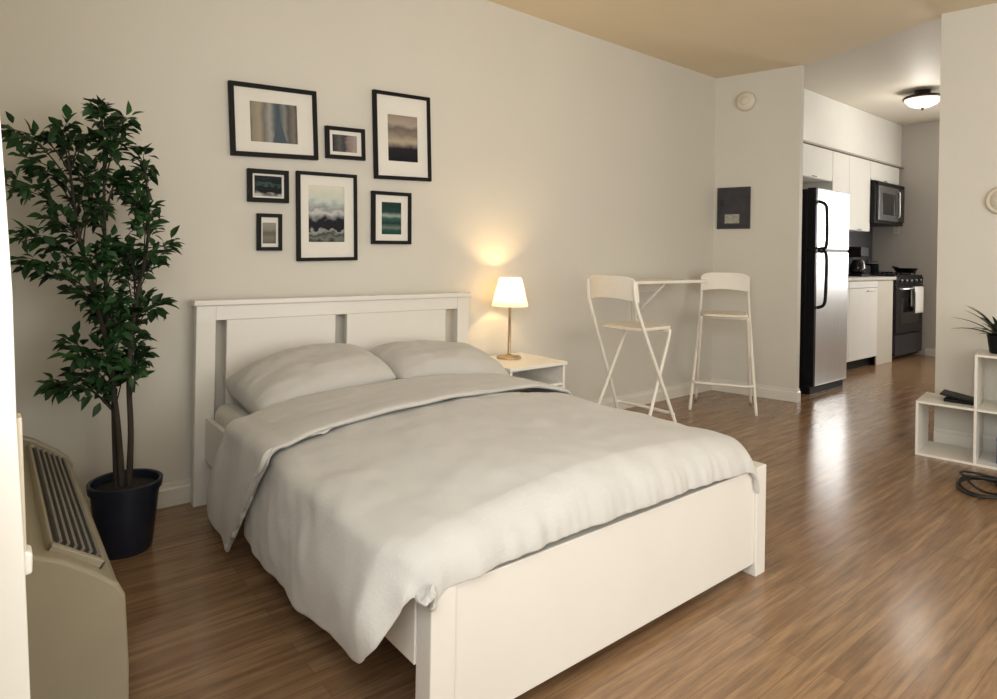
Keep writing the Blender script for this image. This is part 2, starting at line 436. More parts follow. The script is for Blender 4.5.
def cloth(ylist, path, disp, thick, name, material, parent=None, nu=150):
    """rows along y (head to foot); path(y) is the cross line as 3-D points, resampled evenly."""
    bm = B(); rows = []
    for j, y in enumerate(ylist):
        P = [Vector(p) for p in path(y)]
        d = [0.0]
        for a, b in zip(P, P[1:]): d.append(d[-1] + (b - a).length)
        row = []; k = 0
        for i in range(nu):
            t = d[-1] * i / (nu - 1)
            while k < len(P) - 2 and d[k + 1] < t: k += 1
            seg = d[k + 1] - d[k]
            row.append(P[k].lerp(P[k + 1], (t - d[k]) / seg if seg > 1e-9 else 0))
        rows.append(row)
    nv = len(rows)
    out = []
    for j in range(nv):
        o = []
        for i in range(nu):
            a = rows[j][min(i + 1, nu - 1)] - rows[j][max(i - 1, 0)]
            b = rows[min(j + 1, nv - 1)][i] - rows[max(j - 1, 0)][i]
            n = a.cross(b)
            n = n.normalized() if n.length > 1e-9 else Vector((0, 0, 1))
            q = rows[j][i]
            if n.dot(Vector((q.x - 1.5, (q.y + 1.5) * .3, q.z - .1))) < 0: n = -n
            p = rows[j][i]
            o.append(bm.verts.new(p + disp(p, n, i / (nu - 1), j / (nv - 1))))
        out.append(o)
    for j in range(nv - 1):
        for i in range(nu - 1):
            bm.faces.new([out[j][i], out[j][i + 1], out[j + 1][i + 1], out[j + 1][i]])
    o = obj(name, bm, material, parent, 0, True)
    md = o.modifiers.new('thick', 'SOLIDIFY'); md.thickness = thick; md.offset = -1
    md2 = o.modifiers.new('sub', 'SUBSURF'); md2.levels = 1; md2.render_levels = 1
    return o

ZS = 0.505   # shoulder height of the duvet
def crown(u): return math.sin(PI * clamp(u)) ** 0.7

def main_path(s):
    """s: 0..1 from the turned-down end to the foot."""
    if s <= .88: yy = -1.00 - (1.89 - 1.00) * s / .88; fall = 0.0; back = 0
    else:
        t = (s - .88) / .12
        ang = t * PI / 2
        yy = -1.89 - .098 * math.sin(min(ang, PI / 2)) ; fall = .105 * (1 - math.cos(ang)) ; back = t
    y = yy
    zh = interp([(-1.99, .43), (-1.955, .38), (-1.90, .29), (-1.84, .225), (-1.76, .195), (-1.55, .17), (-1.2, .135), (-.8, .11)], y)
    # the head edge of the hanging side slants towards the head
    head = clamp((.45 - s) / .45)
    pts = []
    lx = interp([(-1.99, .785), (-1.95, .745), (-1.85, .705), (-1.6, .702), (-1.25, .712), (-1.0, .745)], y)
    zsh = ZS - fall
    hang = max(zsh - .05 - zh, 0.0)
    for k in range(9):
        t = k / 8
        z = zh + hang * t
        x = lx + .012 * math.sin(t * PI) * -1 + .020 * t
        pts.append((x, y + head * .20 * (1 - t) ** .8, z))
    # left shoulder
    cx, r = lx + .09, .07
    for k in range(1, 7):
        a = PI - (PI / 2) * k / 6
        pts.append((cx + r * math.cos(a), y, zsh - .05 + .05 * math.sin(a)))
    x0, x1 = cx, 2.195 - .055 * sst(.72, 1, s)
    for k in range(1, 26):
        u = k / 26
        cr = crown(u) * (.062 - .02 * sst(.75, 1, s) * 1) * (1 - .55 * back)
        pts.append((x0 + (x1 - x0) * u, y, zsh + cr))
    for k in range(0, 7):
        a = PI / 2 - (PI / 2) * k / 6
        pts.append((x1 + .062 * math.cos(a), y, zsh - .07 + .07 * math.sin(a)))
    zr = min(.35, zsh - .09)
    pts.append((x1 + .066, y, (zsh - .07 + zr) / 2)); pts.append((x1 + .068, y, zr))
    return pts

def main_disp(p, n, u, v):
    d = .012 * N3(p.x * 2.3, p.y * 2.3, 1.3) + .008 * N3(p.x * 6, p.y * 5, 4.1)
    d += .0045 * N3(p.x * 15, p.y * 12, p.z * 12)
    side = sst(.52, .40, p.z) * (1 if p.x < 1.0 else 0)
    w = N3(p.y * 5 + p.z * 4, p.z * 2, 9.2) + .4 * N3(p.y * 12 - p.z * 6, p.z * 3, 3.7)
    d += side * .016 * w
    # diagonal creases near the left shoulder
    sh = math.exp(-((p.x - .85) / .16) ** 2) * (1 - .5 * side)
    d += sh * .006 * N3(p.y * 5 + p.x * 4, p.x * 3, 2.2)
    # gathers along the foot
    ft = sst(.80, .97, v)
    d += ft * (.010 * N3(p.x * 17, p.y * 4, 6.6) + .006 * N3(p.x * 36, p.y * 6, 1.1)) * (0 if p.x < .8 and p.z < .3 else 1)
    # bag of cloth bunched at the left foot corner
    bag = math.exp(-((p.y + 1.83) / .16) ** 2 - ((p.z - .30) / .14) ** 2) * (1 if p.x < .95 else 0)
    vec = n * d
    vec += Vector((-.042, -.022, -.008)) * bag
    vec += n * bag * .012 * N3(p.y * 14 + p.z * 9, p.z * 9, 7.3)
    return vec

def spread(n, extra):
    base = [i / (n - 1) for i in range(n)]
    return sorted(set(base + extra))
S = spread(90, [.88 + .12 * k / 26 for k in range(27)])
duvet = cloth(S, main_path, main_disp, .018, 'duvet', M['duvet'])
tag(duvet, 'rumpled grey beige duvet spread over the bed and hanging down its left side', 'duvet')

def fold_path(s):
    """s 0..1: from under the pillows to the rolled lip, then back under."""
    if s <= .86: y = -.625 - (1.09 - .625) * s / .86; roll = 0.0; yo = 0; zo = 0
    else:
        t = (s - .86) / .14; a = t * PI
        y = -1.09; yo = -.015 * math.sin(a); zo = -.010 * (1 - math.cos(a))
    rise = .017 + .007 * sst(.3, .8, s)
    if s <= .86: yo = 0; zo = 0
    zsh = ZS + rise
    w = s if s <= .86 else .86
    pts = []
    lx = .700
    zh = interp([(0, .14), (.4, .10), (.86, .065)], w)
    for k in range(9):
        t = k / 8
        # the flap tapers to a tip: its foot edge slants back towards the head as it falls
        slant = (.13 + .20 * w / .86) * (1 - t) ** 1.1
        pts.append((lx + .02 * t - .01 * math.sin(PI * t), y + yo * t * t + slant - .0, zh + (zsh - .05 - zh) * t + zo * .2))
    cx, r = lx + .09, .07
    for k in range(1, 7):
        a = PI - (PI / 2) * k / 6
        pts.append((cx + r * math.cos(a), y + yo, zsh - .05 + .05 * math.sin(a) + zo * k / 6))
    x0, x1 = cx, 2.20
    for k in range(1, 26):
        u = k / 26
        bow = .13 * sst(0.0, 1.0, u) * w + .012 * math.sin(u * 9)
        pts.append((x0 + (x1 - x0) * u, y + yo + bow, zsh + crown(u) * .066 + zo))
    for k in range(0, 7):
        a = PI / 2 - (PI / 2) * k / 6
        pts.append((x1 + .068 * math.cos(a), y + yo + .13 * w, zsh - .07 + .07 * math.sin(a) + zo))
    pts.append((x1 + .07, y + yo + .13 * w, .34))
    return pts
def fold_disp(p, n, u, v):
    d = .010 * N3(p.x * 3, p.y * 3, 11.3) + .006 * N3(p.x * 5, p.y * 13, 14.1)
    side = sst(.52, .40, p.z) * (1 if p.x < 1.0 else 0)
    d += side * .014 * N3(p.y * 9, p.z * 3, 19.2)
    return n * d
S2 = spread(46, [.86 + .14 * k / 14 for k in range(15)])
fo = cloth(S2, fold_path, fold_disp, .014, 'turned_down_edge', M['duvet'], duvet)

# ---- pillows
def pillow(name, a, b, h, loc, rot, label, seed):
    bm = B(); nu, nv = 44, 34
    top = {}; bot = {}
    for i in range(nu + 1):
        for j in range(nv + 1):
            u = -1 + 2 * i / nu; v = -1 + 2 * j / nv
            # pinch sides between corners
            x = a * u * (1 - .10 * (u * v) ** 2 - .06 * (1 - abs(v)) * abs(u) ** 3)
            y = b * v * (1 - .12 * (u * v) ** 2 - .08 * (1 - abs(u)) * abs(v) ** 3)
            f = max(0.0, (1 - abs(u) ** 2.6) * (1 - abs(v) ** 2.4)) ** .55
            wob = 1 + .16 * N3(u * 1.6 + seed, v * 1.6, seed)
            wr = .007 * N3(u * 6 + seed, v * 5, 3.1) * f + .010 * N3(u * 2.2, v * 9, seed + 5) * (1 - f) * f * 3
            top[i, j] = bm.verts.new((x, y, h * f * wob + wr + .004))
            bot[i, j] = bm.verts.new((x, y, -h * .55 * f - .004)) if 0 < i < nu and 0 < j < nv else top[i, j]
    for i in range(nu):
        for j in range(nv):
            bm.faces.new([top[i, j], top[i + 1, j], top[i + 1, j + 1], top[i, j + 1]])
            q = [bot[i, j], bot[i, j + 1], bot[i + 1, j + 1], bot[i + 1, j]]
            if len(set(q)) >= 3:
                try: bm.faces.new(list(dict.fromkeys(q)))
                except ValueError: pass
    o = obj(name, bm, M['pillow'], None, 0, True)
    o.location = loc; o.rotation_euler = rot
    md = o.modifiers.new('sub', 'SUBSURF'); md.levels = 1; md.render_levels = 1
    return tag(o, label, 'pillow', 'pillows at the head of the bed')
pillow('pillow', .355, .265, .13, (1.185, -.355, .570), (math.radians(8), math.radians(-8), math.radians(1)), 'left plump beige pillow at the open slot of the headboard', 2.2)
pillow('pillow', .365, .265, .122, (1.885, -.355, .565), (math.radians(8), math.radians(5), math.radians(-2)), 'right plump beige pillow on the bed, nearest the lamp', 8.4)

# ------------------------------------------------------------------ nightstand and lamp
nx0, nx1, ny0, ny1, nz = 2.315, 2.755, -.45, -.03, .53
ns = thing('nightstand', 'white bedside table with open cubby and drawer under the lamp', 'nightstand', ((nx0 + nx1) / 2, -.24, 0))
def L_(bm): # world to local of the nightstand
    bmesh.ops.translate(bm, verts=bm.verts, vec=(-(nx0 + nx1) / 2, .24, 0)); return bm
obj('top', L_(box(B(), nx0 - .008, nx1 + .008, ny0 - .012, ny1, nz - .02, nz)), M['white_wood'], ns, .003)
for x in (nx0, nx1 - .018):
    obj('side_panel', L_(box(B(), x, x + .018, ny0, ny1, .06, nz - .02)), M['white_wood'], ns, .002)
obj('back_panel', L_(box(B(), nx0 + .018, nx1 - .018, ny1 - .012, ny1, .06, nz - .02)), M['white_wood'], ns)
obj('shelf', L_(box(B(), nx0 + .018, nx1 - .018, ny0 + .006, ny1 - .012, .385, .403)), M['white_wood'], ns, .002)
dr = obj('drawer', L_(box(B(), nx0 + .021, nx1 - .021, ny0 + .002, ny0 + .3, .20, .378)), M['white_wood'], ns, .003)
obj('knob', L_(lathe(B(), [(0, .022), (.012, .02), (.013, .012), (.006, .006), (.006, -.004), (0, -.004)], 16, mtx=Matrix.Translation((2.535, ny0 + .002, .29)) @ Matrix.Rotation(PI / 2, 4, 'X'))), M['lamp_metal'], dr, 0, True)
for x in (nx0, nx1 - .035):
    for y in (ny0, ny1 - .035):
        obj('leg', L_(box(B(), x, x + .035, y, y + .035, 0, .06)), M['white_wood'], ns, .002)
obj('bottom_panel', L_(box(B(), nx0 + .018, nx1 - .018, ny0 + .01, ny1 - .012, .065, .083)), M['white_wood'], ns)

LX, LY, LZ = 2.545, -.165, nz
lamp = thing('table_lamp', 'lit bedside lamp with white flared shade and slim brass stem', 'lamp', (LX, LY, LZ))
obj('base', lathe(B(), [(0, 0), (.075, 0), (.078, .006), (.07, .013), (.03, .018), (.012, .026), (0, .026)], 32), M['lamp_metal'], lamp, 0, True)
obj('stem', lathe(B(), [(.010, .02), (.010, .10), (.0085, .33), (.013, .335), (.013, .37), (0, .37)], 16), M['lamp_metal'], lamp, 0, True)
bm = B(); seg = 64
lo, hi = [], []
for k in range(seg):
    a = 2 * PI * k / seg; pl = 1 + .018 * (1 if k % 2 else -1)
    lo.append(bm.verts.new((.112 * pl * math.cos(a), .112 * pl * math.sin(a), .325)))
    hi.append(bm.verts.new((.066 * pl * math.cos(a), .066 * pl * math.sin(a), .50)))
for k in range(seg): bm.faces.new([lo[k], lo[(k + 1) % seg], hi[(k + 1) % seg], hi[k]])
obj('lamp_shade', bm, M['shade'], lamp)
bm = B(); bmesh.ops.create_uvsphere(bm, u_segments=16, v_segments=12, radius=.026, matrix=Matrix.Translation((0, 0, .405)))
obj('bulb', bm, M['bulb'], lamp, 0, True)
bm = B()
for k in range(3):
    a = 2 * PI * k / 3 + .3
    tube(bm, [(0, 0, .368), (.067 * math.cos(a), .067 * math.sin(a), .488)], .0018, 6)
obj('shade_holder', bm, M['lamp_metal'], lamp)

# ------------------------------------------------------------------ framed pictures
def uvplane(bm, x0, x1, z0, z1, y):
    uv = bm.loops.layers.uv.verify()
    v = [bm.verts.new(p) for p in ((x0, y, z0), (x1, y, z0), (x1, y, z1), (x0, y, z1))]
    f = bm.faces.new(v)
    for l, c in zip(f.loops, ((0, 0), (1, 0), (1, 1), (0, 1))): l[uv].uv = c
    return bm
def picture(cx, cz, w, h, fw, inner, pm, label, rot=0.0, extra=None):
    """inner: print rectangle (x0, x1, z0, z1) as fractions of the opening."""
    t = thing('picture_frame', label, 'picture', (cx, 0, cz), 0, 'black framed pictures over the bed')
    t.rotation_euler = (0, rot, 0)
    bm = B()
    W, H = w / 2, h / 2
    for x0, x1, z0, z1 in ((-W, W, H - fw, H), (-W, W, -H, -H + fw), (-W, -W + fw, -H + fw, H - fw), (W - fw, W, -H + fw, H - fw)):
        box(bm, x0, x1, -.026, -.002, z0, z1)
    obj('frame', bm, M['black_frame'], t, .0015)
    iw, ih = w - 2 * fw, h - 2 * fw
    px0 = -iw / 2 + inner[0] * iw; px1 = -iw / 2 + inner[1] * iw
    pz0 = -ih / 2 + inner[2] * ih; pz1 = -ih / 2 + inner[3] * ih
    bm = B()   # mat board with its window cut out
    for x0, x1, z0, z1 in ((-iw / 2, iw / 2, pz1, ih / 2), (-iw / 2, iw / 2, -ih / 2, pz0), (-iw / 2, px0, pz0, pz1), (px1, iw / 2, pz0, pz1)):
        box(bm, x0, x1, -.015, -.012, z0, z1)
    obj('mat_board', bm, M['mat_board'], t)
    pr = obj('print', uvplane(B(), px0 - .003, px1 + .003, pz0 - .003, pz1 + .003, -.0115), pm, t)
    if extra: extra(px0, px1, pz0, pz1, pr)
    return t
K = (0.012, 0.012, 0.015); G1 = (.10, .10, .10); G2 = (.25, .24, .22); G3 = (.45, .43, .39); WH = (.66, .64, .58)
pm1 = print_mat('drapery_print', [(0, (.13, .12, .10)), (.06, (.26, .23, .17)), (.2, (.34, .29, .21)), (.30, (.17, .16, .14)), (.42, (.33, .32, .29)), (.52, (.10, .12, .13)), (.60, (.06, .08, .095)), (.72, (.22, .22, .21)), (.80, (.10, .095, .085)), (.92, (.19, .17, .14)), (1, (.08, .075, .07))], 'X', .05, 2.5, 1.0)
pm2 = print_mat('dark_shore_print', [(0, K), (.3, G1), (.5, (.05, .05, .055)), (.62, (.22, .17, .15)), (.9, (.33, .28, .25))], 'X', .16, 4, 2.3)
pm3 = print_mat('dusk_ridge_print', [(0, (.008, .008, .010)), (.28, (.014, .014, .018)), (.34, (.14, .12, .09)), (.44, (.40, .34, .25)), (.58, (.22, .18, .14)), (.70, (.15, .12, .11)), (.82, (.36, .30, .24)), (1, (.28, .23, .18))], 'Y', .12, 3.0, 3.1)
pm4 = print_mat('night_falls_print', [(0, (.5, .48, .44)), (.16, (.2, .2, .19)), (.24, K), (.45, (.010, .014, .016)), (.6, (.05, .10, .085)), (.66, (.008, .012, .014)), (1, (.02, .025, .028))], 'Y', .42, 3.4, 4.7)
pm5 = print_mat('lake_print', [(0, (.03, .03, .028)), (.07, (.16, .17, .145)), (.14, (.05, .05, .045)), (.21, (.30, .31, .28)), (.235, K), (.38, (.012, .013, .02)), (.44, (.20, .20, .20)), (.52, (.50, .50, .47)), (.60, (.26, .27, .27)), (.72, (.50, .56, .52)), (.85, (.60, .60, .50)), (1, (.66, .64, .55))], 'Y', .16, 4.5, 5.5)
pm6 = print_mat('green_sea_print', [(0, (.012, .045, .036)), (.14, (.02, .07, .055)), (.22, (.14, .18, .16)), (.34, (.012, .035, .03)), (.5, (.03, .10, .08)), (.58, (.30, .33, .30)), (.68, (.015, .05, .042)), (.9, (.012, .035, .03)), (1, (.02, .05, .045))], 'Y', .05, 4, 6.4)
pm7 = print_mat('misty_field_print', [(0, (.13, .12, .10)), (.3, (.20, .185, .15)), (.5, (.12, .11, .09)), (.65, (.25, .23, .19)), (1, (.32, .30, .25))], 'Y', .1, 4, 7.7)
def sail(x0, x1, z0, z1, pr):
    cx = x0 + (x1 - x0) * .60
    w_ = (x1 - x0)
    obj('blue_shape', prism(B(), [(cx - .13 * w_, z0), (cx + .17 * w_, z0), (cx + .06 * w_, z0 + (z1 - z0) * .45), (cx + .0 * w_, z1 - .02), (cx - .04 * w_, z0 + (z1 - z0) * .45)], -.0128, -.0118, 'xz'),
        mat('slate_blue_ink', (.035, .060, .085), .5, nscale=12, namt=.25), pr)
R_ = math.radians
picture(1.114, 1.816, .436, .356, .022, (.19, .79, .17, .80), pm1, 'large landscape picture with blue cone shape, top left of the wall group', R_(-3), sail)
picture(1.494, 1.757, .226, .170, .020, (.10, .86, .14, .84), pm2, 'small landscape picture with dark shore, hung between the two top pictures', R_(-2.5))
picture(1.846, 1.838, .370, .492, .020, (.21, .80, .19, .77), pm3, 'tall picture of a dusk ridge, at top right of the wall group', R_(-2.5))
picture(1.086, 1.494, .202, .163, .022, (.07, .93, .07, .92), pm4, 'small dark landscape picture under the large top left picture', R_(-1.5))
picture(1.400, 1.357, .334, .464, .018, (.15, .82, .19, .88), pm5, 'tall lake and mountain picture at bottom centre of the wall group', R_(-1.5))
picture(1.783, 1.370, .250, .296, .020, (.20, .80, .14, .85), pm6, 'picture of green sea bands, under the tall dusk ridge picture', R_(-1.0))
picture(1.096, 1.265, .122, .184, .018, (.10, .88, .12, .82), pm7, 'smallest picture, upright misty field, lowest left of the wall group', R_(-1.0))

# ------------------------------------------------------------------ ficus
PX, PY = .435, -.36
fic = thing('potted_ficus', 'tall leafy ficus in a dark navy pot by the left corner', 'plant', (PX, PY, 0))
pot = obj('pot', lathe(B(), [(0, 0), (.090, 0), (.096, .01), (.118, .235), (.126, .237), (.130, .268), (.124, .272), (.117, .268), (.113, .225), (0, .225)], 40), M['pot'], fic, 0, True)
pot.modifiers.new('e', 'EDGE_SPLIT').split_angle = R_(50)
obj('soil', lathe(B(), [(.113, .226), (.113, .238), (.05, .246), (0, .248)], 28), M['soil'], fic, 0, True)
rt = random.Random(21)
def rel(x, y, z): return Vector((x - PX, y - PY, z))
trunks = [
    [(.425, -.36, .23), (.405, -.35, .50), (.375, -.34, .75), (.36, -.35, 1.0), (.35, -.35, 1.3), (.345, -.35, 1.55)],
    [(.445, -.37, .23), (.45, -.36, .45), (.44, -.36, .70), (.46, -.35, .95), (.50, -.34, 1.2), (.50, -.33, 1.42)],
    [(.41, -.34, .23), (.40, -.33, .45), (.385, -.345, .70), (.33, -.37, .95), (.27, -.38, 1.2), (.23, -.38, 1.5)],
]
for i, t in enumerate(trunks):
    pts = smooth_path([rel(*p) for p in t], 7)
    n = len(pts)
    obj('trunk', tube(B(), pts, [(.0125 - .0085 * k / (n - 1)) for k in range(n)], 9), M['bark'], fic, 0, True)
tips = [(0.33, 1.72), (0.45, 1.70), (0.21, 1.66), (0.09, 1.62), (0.16, 1.52), (0.1, 1.43), (0.43, 1.5), (0.3, 1.5), (0.51, 1.55), (0.37, 1.36), (0.21, 1.33), (0.14, 1.26), (0.54, 1.39), (0.61, 1.2), (0.51, 1.31), (0.13, 1.14), (0.28, 1.18), (0.41, 1.16), (0.51, 1.09), (0.57, 1.01), (0.34, 0.97), (0.26, 0.86), (0.48, 0.85), (0.55, 0.78), (0.22, 0.71), (0.31, 0.73), (0.45, 0.73), (0.29, 1.05),
        (.40, 1.60), (.28, 1.62), (.46, 1.22), (.40, 1.04), (.44, .94), (.36, .82), (.50, .92), (.38, 1.22), (.30, 1.40), (.47, 1.44)]
allp = [[rel(*p) for p in t] for t in trunks]
def nearest_trunk(p, drop):
    best = None
    for t in allp:
        for k in range(len(t) - 1):
            for q in range(6):
                c = t[k].lerp(t[k + 1], q / 6)
                if c.z < .52: continue
                d = ((c - p).length + abs(c.z - (p.z - drop)) * 1.5)
                if best is None or d < best[0]: best = (d, c)
    return best[1]
brb = B(); lfb = B()
def leaf(bm, base, direction, normal, L, W):
    d = direction.normalized(); n = (normal - d * normal.dot(d)).normalized(); s = d.cross(n)
    prof = [(0, 0), (.18, .55), (.42, 1.0), (.66, .78), (.86, .34), (1.0, 0)]
    cen, lft, rgt = [], [], []
    for t, wv in prof:
        droop = -.22 * t * t * L
        c = base + d * (L * t) + n * droop
        cen.append(bm.verts.new(c))
        if wv > 0:
            e = n * (.22 * W * wv)
            lft.append(bm.verts.new(c + s * (W * .5 * wv) + e)); rgt.append(bm.verts.new(c - s * (W * .5 * wv) + e))
    for arr, fl in ((lft, 0), (rgt, 1)):
        seqs = [[cen[0], arr[0], cen[1]]]
        for k in range(len(arr) - 1): seqs.append([cen[k + 1], arr[k], arr[k + 1], cen[k + 2]])
        seqs.append([cen[-2], arr[-1], cen[-1]])
        for f in seqs: bm.faces.new(f if fl == 0 else f[::-1])
for (x, z) in tips:
  for rep in range(2):
    tip = rel(.30 + (x - .30) * (1.12 if x < .3 else .84) - .005 + rt.gauss(0, .010 + .012 * rep), PY + .01 + rt.uniform(-.13, .13), z - .035 + rt.gauss(0, .015))
    st = nearest_trunk(tip, .16)
    mid = st.lerp(tip, .5) + Vector((rt.uniform(-.02, .02), rt.uniform(-.02, .02), .035))
    pts = smooth_path([st, mid, tip], 6)
    nn = len(pts)
    tube(brb, pts, [.0035 - .0025 * k / (nn - 1) for k in range(nn)], 5)
    ln = (tip - st).length
    cnt = int(14 + ln * 84) if rep == 0 else int(12 + ln * 64)
    for k in range(cnt):
        t = .30 + .70 * (k + .5) / cnt if k < cnt - 2 else 1.0
        f = t * (nn - 1); i0 = min(int(f), nn - 2)
        p = pts[i0].lerp(pts[i0 + 1], f - i0)
        ax = (pts[i0 + 1] - pts[i0]).normalized()
        r = Vector((rt.gauss(0, 1), rt.gauss(0, 1), rt.gauss(0, .7))).normalized()
        d = (ax * .7 + r * 1.0 + Vector((0, 0, -.25))).normalized()
        twig = p + d * rt.uniform(.006, .03)
        nrm = Vector((rt.gauss(0, .5), rt.gauss(0, .5) - .2, 1))
        Lf = rt.uniform(.040, .064)
        leaf(lfb, twig, d, nrm, Lf, Lf * rt.uniform(.44, .58))
obj('branches', brb, M['bark'], fic, 0, True)
obj('foliage', lfb, M['leaf'], fic, 0, True)

# ------------------------------------------------------------------ air conditioner
ac = thing('air_conditioner', 'beige wall air conditioner with slatted top grille under the window', 'air conditioner', (0, 0, 0))
ay0, ay1 = -1.51, -.36
prof = [(XL, 0.0), (.272, 0.0), (.268, .20), (.258, .365), (.244, .392), (.205, .428), (.14, .475), (.085, .502), (.03, .512), (XL, .512)]
obj('housing', prism(B(), prof, ay0 + .03, ay1 - .03, 'xz'), M['ac'], ac, .004)
capp = [(XL, 0.0), (.275, 0.0), (.272, .20), (.262, .368), (.248, .398), (.207, .436), (.142, .484), (.086, .511), (.03, .521), (XL, .521)]
obj('end_panel', prism(B(), capp, ay0, ay0 + .03, 'xz'), M['ac'], ac, .008, segs=3)
obj('end_panel', prism(B(), capp, ay1 - .03, ay1, 'xz'), M['ac'], ac, .012, segs=3)
# sloped grille set in the top
def slope(t): # along the slanted top, from the front edge to the back
    p0 = Vector((.232, 0, .407)); p1 = Vector((.088, 0, .503)); return p0.lerp(p1, t)
gdir = (slope(1) - slope(0)).normalized(); gn = Vector((-gdir.z, 0, gdir.x)); gn = gn if gn.z > 0 else -gn
def gbox(bm, t0, t1, y0, y1, h0, h1):
    a_, b2 = slope(t0), slope(t1)
    vs = []
    for y in (y0, y1):
        for p, h in ((a_, h0), (b2, h0), (b2, h1), (a_, h1)):
            q = p + gn * h; vs.append(bm.verts.new((q.x, y, q.z)))
    for f in ((0, 1, 2, 3), (7, 6, 5, 4), (0, 4, 5, 1), (1, 5, 6, 2), (2, 6, 7, 3), (3, 7, 4, 0)): bm.faces.new([vs[i] for i in f])
    return bm
gr = obj('grille', gbox(B(), .12, .78, ay0 + .09, ay1 - .16, -.002, .012), M['ac_dark'], ac)
bm = B()
for k in range(6):
    t = .15 + k * .104
    gbox(bm, t, t + .042, ay0 + .10, ay1 - .17, .011, .022)
obj('slats', bm, M['ac_slat'], gr)
bm = B()
gbox(bm, .07, .12, ay0 + .07, ay1 - .14, -.004, .018); gbox(bm, .78, .83, ay0 + .07, ay1 - .14, -.004, .018)
gbox(bm, .07, .83, ay0 + .07, ay0 + .09, -.004, .018); gbox(bm, .07, .83, ay1 - .16, ay1 - .14, -.004, .018)
obj('grille_frame', bm, M['ac'], gr, .003)

# ------------------------------------------------------------------ bar table and stools
tb = thing('wall_table', 'narrow white bar-height table fixed to the wall between the two stools', 'table', (3.9, 0, 0))
def T_(bm): bmesh.ops.translate(bm, verts=bm.verts, vec=(-3.9, 0, 0)); return bm
obj('tabletop', T_(box(B(), 3.47, 4.36, -.40, -.02, .985, 1.008)), M['stool'], tb, .004)
obj('wall_rail', T_(box(B(), 3.55, 4.28, -.02, -.001, .90, 1.008)), M['stool'], tb, .003)
obj('wall_post', T_(box(B(), 3.93, 3.975, -.045, -.001, .62, .985)), M['stool'], tb, .003)
obj('bracket', T_(tube(B(), [(3.952, -.04, .70), (3.952, -.10, .80), (3.952, -.30, .985)], .010, 8)), M['stool'], tb, 0, True)

def make_stool(loc, rz, label):
    """folding bar stool; local +x is the way the sitter faces."""
    t = thing('bar_stool', label, 'stool', loc, rz, 'folding bar stools')
    w = .178
    # bent backrest
    bm = B(); n = 14; pr = []
    for k in range(n + 1):
        u = -1 + 2 * k / n
        pr.append((-.205 - .030 * (1 - u * u), u * (w + .012), u))
    fr, bk = [], []
    for x, y, u in pr:
        edge = .035 * abs(u) ** 6
        fr.append([bm.verts.new((x + .011 + .010, y, .905 + .018 * (1 - u * u))), bm.verts.new((x - .012 + .010, y, 1.06 - edge))])
        bk.append([bm.verts.new((x + .011 - .004, y, .905 + .018 * (1 - u * u))), bm.verts.new((x - .012 - .004, y, 1.06 - edge))])
    for k in range(n):
        bm.faces.new([fr[k][0], fr[k + 1][0], fr[k + 1][1], fr[k][1]]); bm.faces.new([bk[k][0], bk[k][1], bk[k + 1][1], bk[k + 1][0]])
        bm.faces.new([fr[k][1], fr[k + 1][1], bk[k + 1][1], bk[k][1]]); bm.faces.new([fr[k][0], bk[k][0], bk[k + 1][0], fr[k + 1][0]])
    for k in (0, n): bm.faces.new([fr[k][0], fr[k][1], bk[k][1], bk[k][0]])
    obj('backrest', bm, M['stool'], t, .003, False)
    # seat
    bm = B(); poly = []
    for k in range(36):
        a = 2 * PI * k / 36; c, s = math.cos(a), math.sin(a)
        e = .42
        poly.append((.03 + .175 * math.copysign(abs(c) ** e, c), (w - .006) * math.copysign(abs(s) ** e, s)))
    prism(bm, poly, .728, .748)
    obj('seat', bm, M['stool_seat'], t, .004)
    for s in (-1, 1):
        y = s * w
        # long tube: from the backrest down and forward to the front foot
        obj('front_leg', tube(B(), smooth_path([(-.225, y, 1.03), (-.205, y * 1.02, .89), (-.10, y * 1.08, .66), (.06, y * 1.2, .33), (.21, y * 1.34, .0)], 5), .0115, 10), M['stool'], t, 0, True)
        y2 = s * (w - .012)
        obj('rear_leg', tube(B(), smooth_path([(.15, y2, .728), (.13, y2 * 1.03, .66), (-.03, y2 * 1.15, .33), (-.19, y2 * 1.28, .0)], 5), .011, 10), M['stool'], t, 0, True)
    obj('footrest', tube(B(), smooth_path([(.115, -w * 1.25, .21), (.15, -w * 1.05, .205), (.155, 0, .205), (.15, w * 1.05, .205), (.115, w * 1.25, .21)], 6), .011, 10), M['stool'], t, 0, True)
    obj('rear_brace', tube(B(), [(-.117, -(w - .012) * 1.22, .15), (-.117, (w - .012) * 1.22, .15)], .009, 8), M['stool'], t, 0, True)
    obj('seat_bar', tube(B(), [(.148, -(w - .012), .718), (.148, w - .012, .718)], .009, 8), M['stool'], t, 0, True)
    return t
st0 = make_stool((3.17, -.63, 0), R_(1), 'white folding bar stool at the left end of the wall table, crossed legs')
copy_thing(st0, (4.545, -.43, 0), R_(211), 'white folding bar stool near the corner, between wall table and breaker panel')

